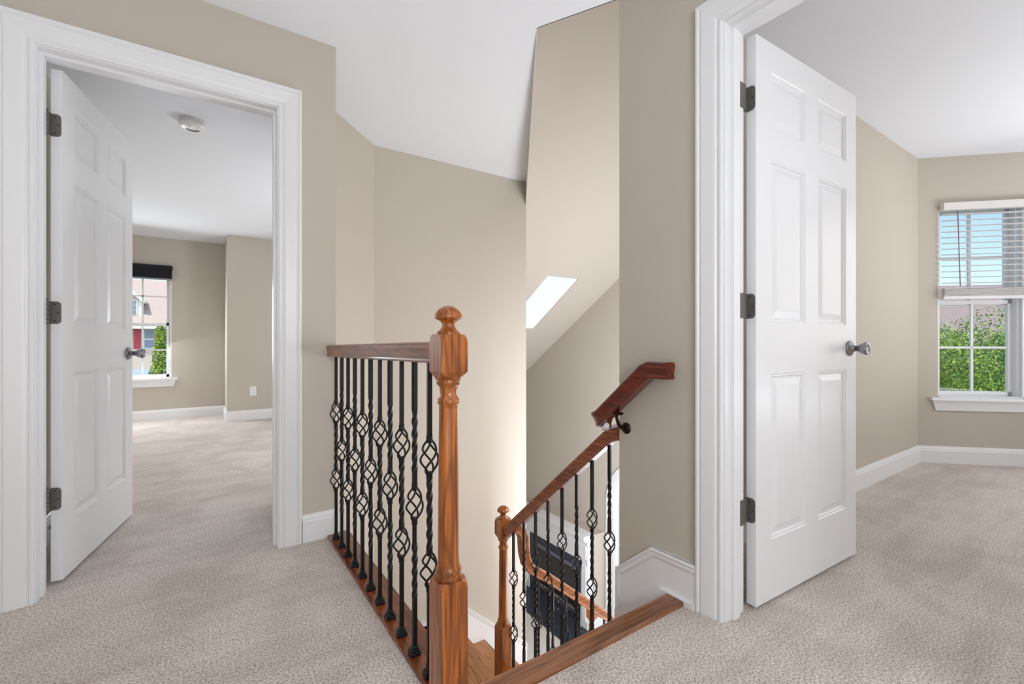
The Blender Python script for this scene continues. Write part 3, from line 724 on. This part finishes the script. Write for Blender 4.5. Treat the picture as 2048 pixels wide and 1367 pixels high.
e = sash_window(1, lw, WX0, WX1, WZ0, WZ1, 1.176, 3, 'white window with black shade in the left room', deep=.03)
stool(e, lw, WX0, WX1, WZ0 - .018)
e = sash_window(2, bay, S0, S1, SZ0, SZ1, 1.275, 2, 'white window under the raised blind in the bay wall')
stool(e, bay, S0, S1, SZ0 - .018)
# black shade
sh = empty('roman_shade', (-.71, 7.12, 1.80), label='black raised shade across the top of the left room window', cat='window shade')
q = MB(); q.box(WX0 - .01, WX1 + .012, 7.072, 7.128, 1.855, 1.905); place(q.build('headrail', 'black_fabric', sh), sh)
for i in range(4):
    q = MB(); z0 = 1.745 + i * .028; q.prism([(7.080, z0), (7.074, z0 + .014), (7.080, z0 + .0275), (7.122, z0 + .0275), (7.126, z0 + .014), (7.122, z0)], WX0, WX1 + .004, 'yz'); place(q.build('fabric_fold', 'black_fabric', sh), sh)
q = MB(); q.box(WX0, WX1 + .002, 7.082, 7.120, 1.728, 1.744); place(q.build('bottom_rail', 'grey_vinyl', sh), sh)
# white horizontal blind, outside the reveal
bl = empty('window_blind', bay(.43, -.02, 1.7), label='white horizontal blind, half raised, on the bay window', cat='blind')
bl.rotation_euler = (0, 0, 0)
B0, B1 = S0 + .01, S1 + .34
q = MB(bay); q.box(B0, B1, -.052, -.004, 1.995, 2.052); place(q.build('headrail', 'blind', bl), bl)
for i in range(14):
    z = 1.962 - i * .0448
    q = MB(bay); q.add([(B0 + .004, -.050, z), (B1, -.050, z), (B1, -.028, z + .0035), (B0 + .004, -.028, z + .0035), (B1, -.006, z), (B0 + .004, -.006, z),
                        (B0 + .004, -.050, z - .0022), (B1, -.050, z - .0022), (B1, -.028, z + .0013), (B0 + .004, -.028, z + .0013), (B1, -.006, z - .0022), (B0 + .004, -.006, z - .0022)],
                       [(0, 1, 2, 3), (3, 2, 4, 5), (6, 9, 8, 7), (9, 11, 10, 8), (0, 6, 7, 1), (5, 4, 10, 11), (0, 3, 9, 6), (3, 5, 11, 9), (1, 7, 8, 2), (2, 8, 10, 4)])
    place(q.build('slat', 'blind', bl), bl)
for i in range(9):
    z = 1.300 + i * .0065
    q = MB(bay); q.box(B0 + .004, B1, -.052, -.005, z + .018, z + .0215); place(q.build('slat', 'blind', bl), bl)
q = MB(bay); q.box(B0, B1, -.052, -.004, 1.296, 1.317); place(q.build('bottom_rail', 'blind', bl), bl)
for a in (B0 + .18, B0 + .47, B1 - .08):
    for p in (-.053, -.003): place(MB(bay).box(a - .0008, a + .0008, p - .0008, p + .0008, 1.31, 2.0).build('ladder_cord', 'blind', bl), bl)
q = MB(); q.tube([bay(B0 + .085, -.062, 1.985), bay(B0 + .092, -.064, 1.70), bay(B0 + .100, -.066, 1.395)], .0035, 8); place(q.build('tilt_wand', 'wand', bl), bl)
# skylight
e = empty('window_3', (0, 0, 0), label='bright skylight in the cream sloped ceiling', cat='skylight', kind='structure')
q = MB(lambda x, y, h: (x, y, vz(y) + h))
q.box(SX0 - .05, SX0, SY0 - .05, SY1 + .05, TV + .001, TV + .015); q.box(SX1, SX1 + .05, SY0 - .05, SY1 + .05, TV + .001, TV + .015); q.box(SX0, SX1, SY0 - .05, SY0, TV + .001, TV + .015); q.box(SX0, SX1, SY1, SY1 + .05, TV + .001, TV + .015)
q.build('skylight_frame', 'white_ext', e)
MB(lambda x, y, h: (x, y, vz(y) + h)).add([(SX0, SY0, .02), (SX1, SY0, .02), (SX1, SY1, .02), (SX0, SY1, .02)], [(0, 1, 2, 3)]).build('pane', 'acrylic', e)
# arched window of the family room
e = empty('window_4', (0, 0, 0), label='white arched window beside the fireplace far below', cat='window', kind='structure')
def arch_ring(r0, r1, x0, x1, zb, m=None):
    m = m or MB(); P0, P1 = [], []
    pts_o = [(wc + r1, zb)] + [(wc + r1 * cos(pi * i / 20), ws + r1 * sin(pi * i / 20)) for i in range(21)] + [(wc - r1, zb)]
    pts_i = [(wc + r0, zb)] + [(wc + r0 * cos(pi * i / 20), ws + r0 * sin(pi * i / 20)) for i in range(21)] + [(wc - r0, zb)]
    for i in range(len(pts_o) - 1): m.prism([pts_i[i], pts_o[i], pts_o[i + 1], pts_i[i + 1]], x0, x1, 'yz')
    return m
arch_ring(wr - .005, wr + .085, 4.426, 4.452, GF + .02).build('casing', 'trim', e)
arch_ring(wr - .05, wr - .002, 4.470, 4.560, wb).build('window_frame', 'trim', e)
m = MB()
for z in (ws, ws - .55, ws - 1.1): m.box(4.500, 4.530, wy0 + .04, wy1 - .04, z - .02, z + .02)
for i in range(1, 4): y = wy0 + (wy1 - wy0) * i / 4; m.box(4.500, 4.530, y - .012, y + .012, wb, ws)
for a in (45, 90, 135): m.prism([(wc + (wr - .04) * cos(radians(a - 1.3)), ws + (wr - .04) * sin(radians(a - 1.3))), (wc + (wr - .04) * cos(radians(a + 1.3)), ws + (wr - .04) * sin(radians(a + 1.3))), (wc - .01, ws), (wc + .01, ws)], 4.500, 4.530, 'yz')
arch_ring(.22, .245, 4.500, 4.530, ws, m)
m.box(4.470, 4.560, wy0, wy1, wb, wb + .05)
m.build('muntin', 'trim', e)
for i in range(4):
    y0, y1 = wy0 + i * .264, wy0 + (i + 1) * .264
    for z0, z1 in ((wb + .04, ws - 1.1), (ws - 1.1, ws - .55), (ws - .55, ws)): MB().box(4.512, 4.516, y0 + .01, y1 - .01, z0 + .01, z1 - .01).build('pane', 'glass', e)
MB().prism([(wc + (wr - .04) * cos(pi * i / 16), ws + (wr - .04) * sin(pi * i / 16)) for i in range(17)], 4.512, 4.516, 'yz').build('pane', 'glass', e)

# ------------------------------------------------------------------ fireplace
fp = empty('fireplace', (4.12, 4.98, GF), label='white fireplace surround with black firebox on the gable wall', cat='fireplace')
FY0, FY1, IY0, IY1, FZ = 4.34, 5.82, 4.464, 5.62, GF + .88
def P(m, name, mt, par=None):
    o = m.build(name, mt, par or fp); 
    if par is None: place(o, fp)
    return o
q = MB(); q.box(4.135, 4.229, FY0, IY0, GF, GF + 1.16); q.box(4.135, 4.229, IY1, FY1, GF, GF + 1.16); q.box(4.135, 4.229, IY0, IY1, FZ, GF + 1.16)
for a, b_ in ((FY0 + .02, IY0 - .03), (IY1 + .03, FY1 - .02)): q.box(4.12, 4.136, a, b_, GF + .12, GF + .84)
q.box(4.12, 4.136, FY0 + .02, FY1 - .02, FZ + .05, GF + 1.10)
P(q, 'surround', 'trim')
P(MB().box(4.2295, 4.4495, FY0 + .006, FY1 - .006, GF, GF + 1.225), 'chimney_box', 'wall')
q = MB(); q.box(4.10, 4.229, FY0 + .01, FY1, GF + 1.16, GF + 1.19); q.box(4.07, 4.229, FY0, FY1 + .02, GF + 1.19, GF + 1.225); q.box(4.05, 4.229, FY0 - .02, FY1 + .04, GF + 1.225, GF + 1.255)
P(q, 'mantel_shelf', 'trim')
q = MB(); t = .11; q.box(4.150, 4.229, IY0, IY0 + t, GF, FZ); q.box(4.150, 4.229, IY1 - t, IY1, GF, FZ); q.box(4.150, 4.229, IY0 + t, IY1 - t, FZ - .12, FZ)
P(q, 'slate_facing', 'fire_black')
q = MB(); q.box(4.138, 4.16, IY0 + t, IY1 - t, FZ - .165, FZ - .12)
P(q, 'firebox_hood', 'fire_trim')
q = MB(); q.box(4.236, 4.2285, IY0 + t, IY1 - t, GF + .14, FZ - .165)
P(q, 'firebox', 'fire_dark')
q = MB(); q.box(4.170, 4.176, IY0 + t + .04, IY1 - t - .04, GF + .18, FZ - .19)
P(q, 'firebox_glass', 'fire_glass')
q = MB(); q.box(4.158, 4.2285, IY0 + t, IY1 - t, GF, GF + .03)
for i in range(4): q.box(4.158, 4.164, IY0 + t, IY1 - t, GF + .04 + i * .027, GF + .055 + i * .027)
P(q, 'louvre', 'fire_black')
q = MB(); q.box(3.74, 4.134, IY0 - .16, IY1 + .12, GF + .0005, GF + .022)
P(q, 'hearth_slab', 'fire_black')

# ------------------------------------------------------------------ small fittings
sd = empty('smoke_detector', (-.045, 3.27, HL), label='round white smoke detector on the ceiling of the left room', cat='smoke detector')
MB().lathe([(.066, 0), (.066, -.010), (.062, -.013)], 40).build('base', 'plastic', sd)
MB().lathe([(.060, -.012), (.066, -.016), (.068, -.026), (.064, -.034), (.052, -.040), (.030, -.043), (.001, -.0435)], 40).build('cover', 'plastic', sd)
q = MB()
for r in (.036, .026): q.tube([(r * cos(a), r * sin(a), -.0445) for a in [pi * .1 + i * pi * .8 / 12 for i in range(13)]], .0016, 6)
q.build('vent_slots', 'slot', sd)
MB().lathe([(.008, -.042), (.008, -.0465), (.006, -.048)], 16, (-.015, -.025, 0)).build('test_button', 'plastic', sd)
ot = empty('power_outlet', (.524, 6.479, .353), label='white power outlet low on the projecting wall', cat='outlet')
MB().cbox((0, -.003, 0), (.072, .006, .116), .002).build('cover_plate', 'plastic', ot)
for z in (.02, -.02):
    s = MB().cbox((0, -.0065, z), (.034, .003, .029), .001).build('socket', 'plastic', ot)
    MB().box(-.008, -.006, -.0085, -.0078, z - .004, z + .005).box(.006, .008, -.0085, -.0078, z - .004, z + .005).build('slots', 'slot', s)
ds = empty('door_stop', (-.6015, 3.06, .07), label='small dark door stop on the baseboard seen through the left hinge gap', cat='door stop')
MB().lathe([(.011, 0), (.011, .004), (.005, .007), (.005, .045), (.009, .048), (.009, .058)], 12, ax='x').build('stop_rod', 'bronze', ds)

# ------------------------------------------------------------------ outside
struct(MB().box(-60, 90, 7.6, 120, -3.3, -3.2).box(6.5, 90, -60, 7.6, -3.3, -3.2).box(4.62, 6.5, 1.4, 7.6, -3.3, -3.2).build('ground', 'grass'), 'lawn outside the windows', 'ground')
struct(MB().box(4.62, 16, 2.6, 7.5, -3.2, -2.95).build('brightening_slab', 'white_ext'), 'added white brightening terrace outside the arched window', 'slab')  # white slab added so the sunlit view through the arched window turns white
# neighbour house seen through the left window; front wall at Y=26
H1 = empty('house', (-2, 26, -3.2), label='tan neighbour house with red shutters outside the left window', cat='house')
def HP(m, name, mt, par=None):
    o = m.build(name, mt, par or H1)
    if par is None: place(o, H1)
    return o
HP(MB().box(-9, 7, 26, 34, -3.2, 1.55), 'wall', 'siding')
HP(MB().prism([(25.6, 1.56), (30, 3.95), (30, 4.15), (25.55, 1.74)], -9.3, 7.3, 'yz').prism([(34.4, 1.56), (30, 3.95), (30, 4.15), (34.45, 1.74)], -9.3, 7.3, 'yz'), 'roof', 'roof_pink')
HP(MB().box(-9.3, 7.3, 25.50, 25.62, 1.54, 1.72), 'gutter', 'white_ext')
HP(MB().box(-3.3, -2.24, 26.3, 28.3, 1.95, 2.95), 'dormer', 'white_ext')
HP(MB().prism([(-3.45, 2.80), (-3.36, 2.72), (-2.77, 3.32), (-2.18, 2.72), (-2.09, 2.80), (-2.77, 3.50)], 26.1, 29.5, 'xz'), 'dormer_roof', 'white_ext')
HP(MB().prism([(-3.3, 2.85), (-2.24, 2.85), (-2.77, 3.34)], 26.25, 26.31, 'xz'), 'dormer_gable', 'roof_pink')
dw = HP(MB().box(-3.0, -2.38, 26.25, 26.3, 2.15, 2.85), 'window', 'white_ext')
for i in range(2):
    for j_ in range(3): HP(MB().box(-2.95 + i * .28, -2.71 + i * .28, 26.23, 26.25, 2.19 + j_ * .22, 2.37 + j_ * .22), 'pane', 'ext_glass', dw)
hw = HP(MB().box(-2.16, -1.72, 25.93, 26.0, .66, 1.52), 'window', 'white_ext')
for z0, z1 in ((.70, 1.06), (1.11, 1.48)): HP(MB().box(-2.11, -1.77, 25.91, 25.93, z0, z1), 'pane', 'ext_glass', hw)
for x0, x1 in ((-2.475, -2.25), (-1.70, -1.50)): HP(MB().box(x0, x1, 25.90, 25.99, .66, 1.52), 'shutter', 'red')
HP(MB().prism([(22.6, -.95), (25.99, -.35), (25.99, -.25), (22.5, -.85)], -5, -.3, 'yz'), 'porch_roof', 'blue_roof')
for x in (-4.9, -.6): HP(MB().box(x, x + .2, 22.8, 23.0, -3.2, -.9), 'porch_post', 'white_ext')
# mauve-roofed house seen through the bay window
H2 = empty('house', (30, 6, -3.2), atan2(-1, 1), label='mauve-roofed house above the trees outside the bay window', cat='house')
MB().box(-14, 14, 0, 9, 0, 4.6).build('wall', 'siding', H2)
MB().prism([(-.5, 4.1), (4.5, 7.35), (9.5, 4.1), (9.5, 3.9), (4.5, 7.1), (-.5, 3.9)], -14.5, 14.5, 'yz').build('roof', 'roof_mauve', H2)
def foliage(n, shape, size):
    m = MB()
    for i in range(n):
        p, nr = shape(); s = size * random.uniform(.6, 1.4)
        nr = (Vector(nr) + Vector((random.uniform(-1, 1), random.uniform(-1, 1), random.uniform(-.6, 1))) * .8).normalized()
        a = nr.orthogonal().normalized(); b_ = nr.cross(a); an = random.uniform(0, 6.28); a, b_ = a * cos(an) + b_ * sin(an), b_ * cos(an) - a * sin(an)
        p = Vector(p)
        m.add([tuple(p - a * s), tuple(p - b_ * s * .5), tuple(p + a * s), tuple(p + b_ * s * .5)], [(0, 1, 2, 3)])
    return m
def blob(lobes):
    def f():
        c, r = random.choice(lobes)
        while True:
            d = Vector((random.gauss(0, 1), random.gauss(0, 1), random.gauss(0, 1)))
            if d.length > .1: break
        d.normalize(); k = random.uniform(.72, 1.02)
        return (c[0] + d.x * r[0] * k, c[1] + d.y * r[1] * k, c[2] + d.z * r[2] * k), d
    return f
def tree(name, loc, lobes, n, size, mats, label, trunk, cat='tree'):
    t = empty(name, loc, label=label, cat=cat)
    for i, mt in enumerate(mats):
        c = foliage(n // len(mats), blob(lobes), size).build('crown', mt, t); c['kind'] = 'stuff'
    MB().tube([(0, 0, 0), (.05, 0, trunk * .5), (0, 0, trunk)], lambda q: .14 - .07 * q, 10).build('trunk', 'bark', t)
    return t
def cone_lobes(h, r, n=9): return [((random.uniform(-.05, .05), random.uniform(-.05, .05), h * (.06 + .9 * i / (n - 1))), (r * (1 - .8 * i / (n - 1)) + .05,) * 2 + (h / n * .9,)) for i in range(n)]
tree('conifer', (-.98, 16.0, -3.2), cone_lobes(4.45, .40), 7000, .032, ['leaf_c', 'leaf_a'], 'narrow lime green conifer nearest the left window frame', 3.8)
tree('conifer', (-.78, 17.4, -3.2), cone_lobes(4.62, .34), 5000, .032, ['leaf_a', 'leaf_b'], 'taller narrow green conifer behind the lime one', 4.2)
def lobes(w_, h, z, n):
    return [((random.uniform(-w_, w_), random.uniform(-w_, w_), z + random.uniform(-h, h)), (random.uniform(.35, .95),) * 3) for _ in range(n)]
tree('broadleaf_tree', (12.4, 3.0, -3.2), lobes(.8, .85, 3.0, 22), 30000, .028, ['leaf_c', 'leaf_a', 'leaf_b'], 'yellow-green broadleaf tree filling the left of the bay window view', 3.0)
tree('broadleaf_tree', (16.6, 2.5, -3.2), lobes(1.1, 1.0, 3.25, 20), 24000, .036, ['leaf_a', 'leaf_b'], 'darker green broadleaf tree behind the yellow-green one', 3.0)
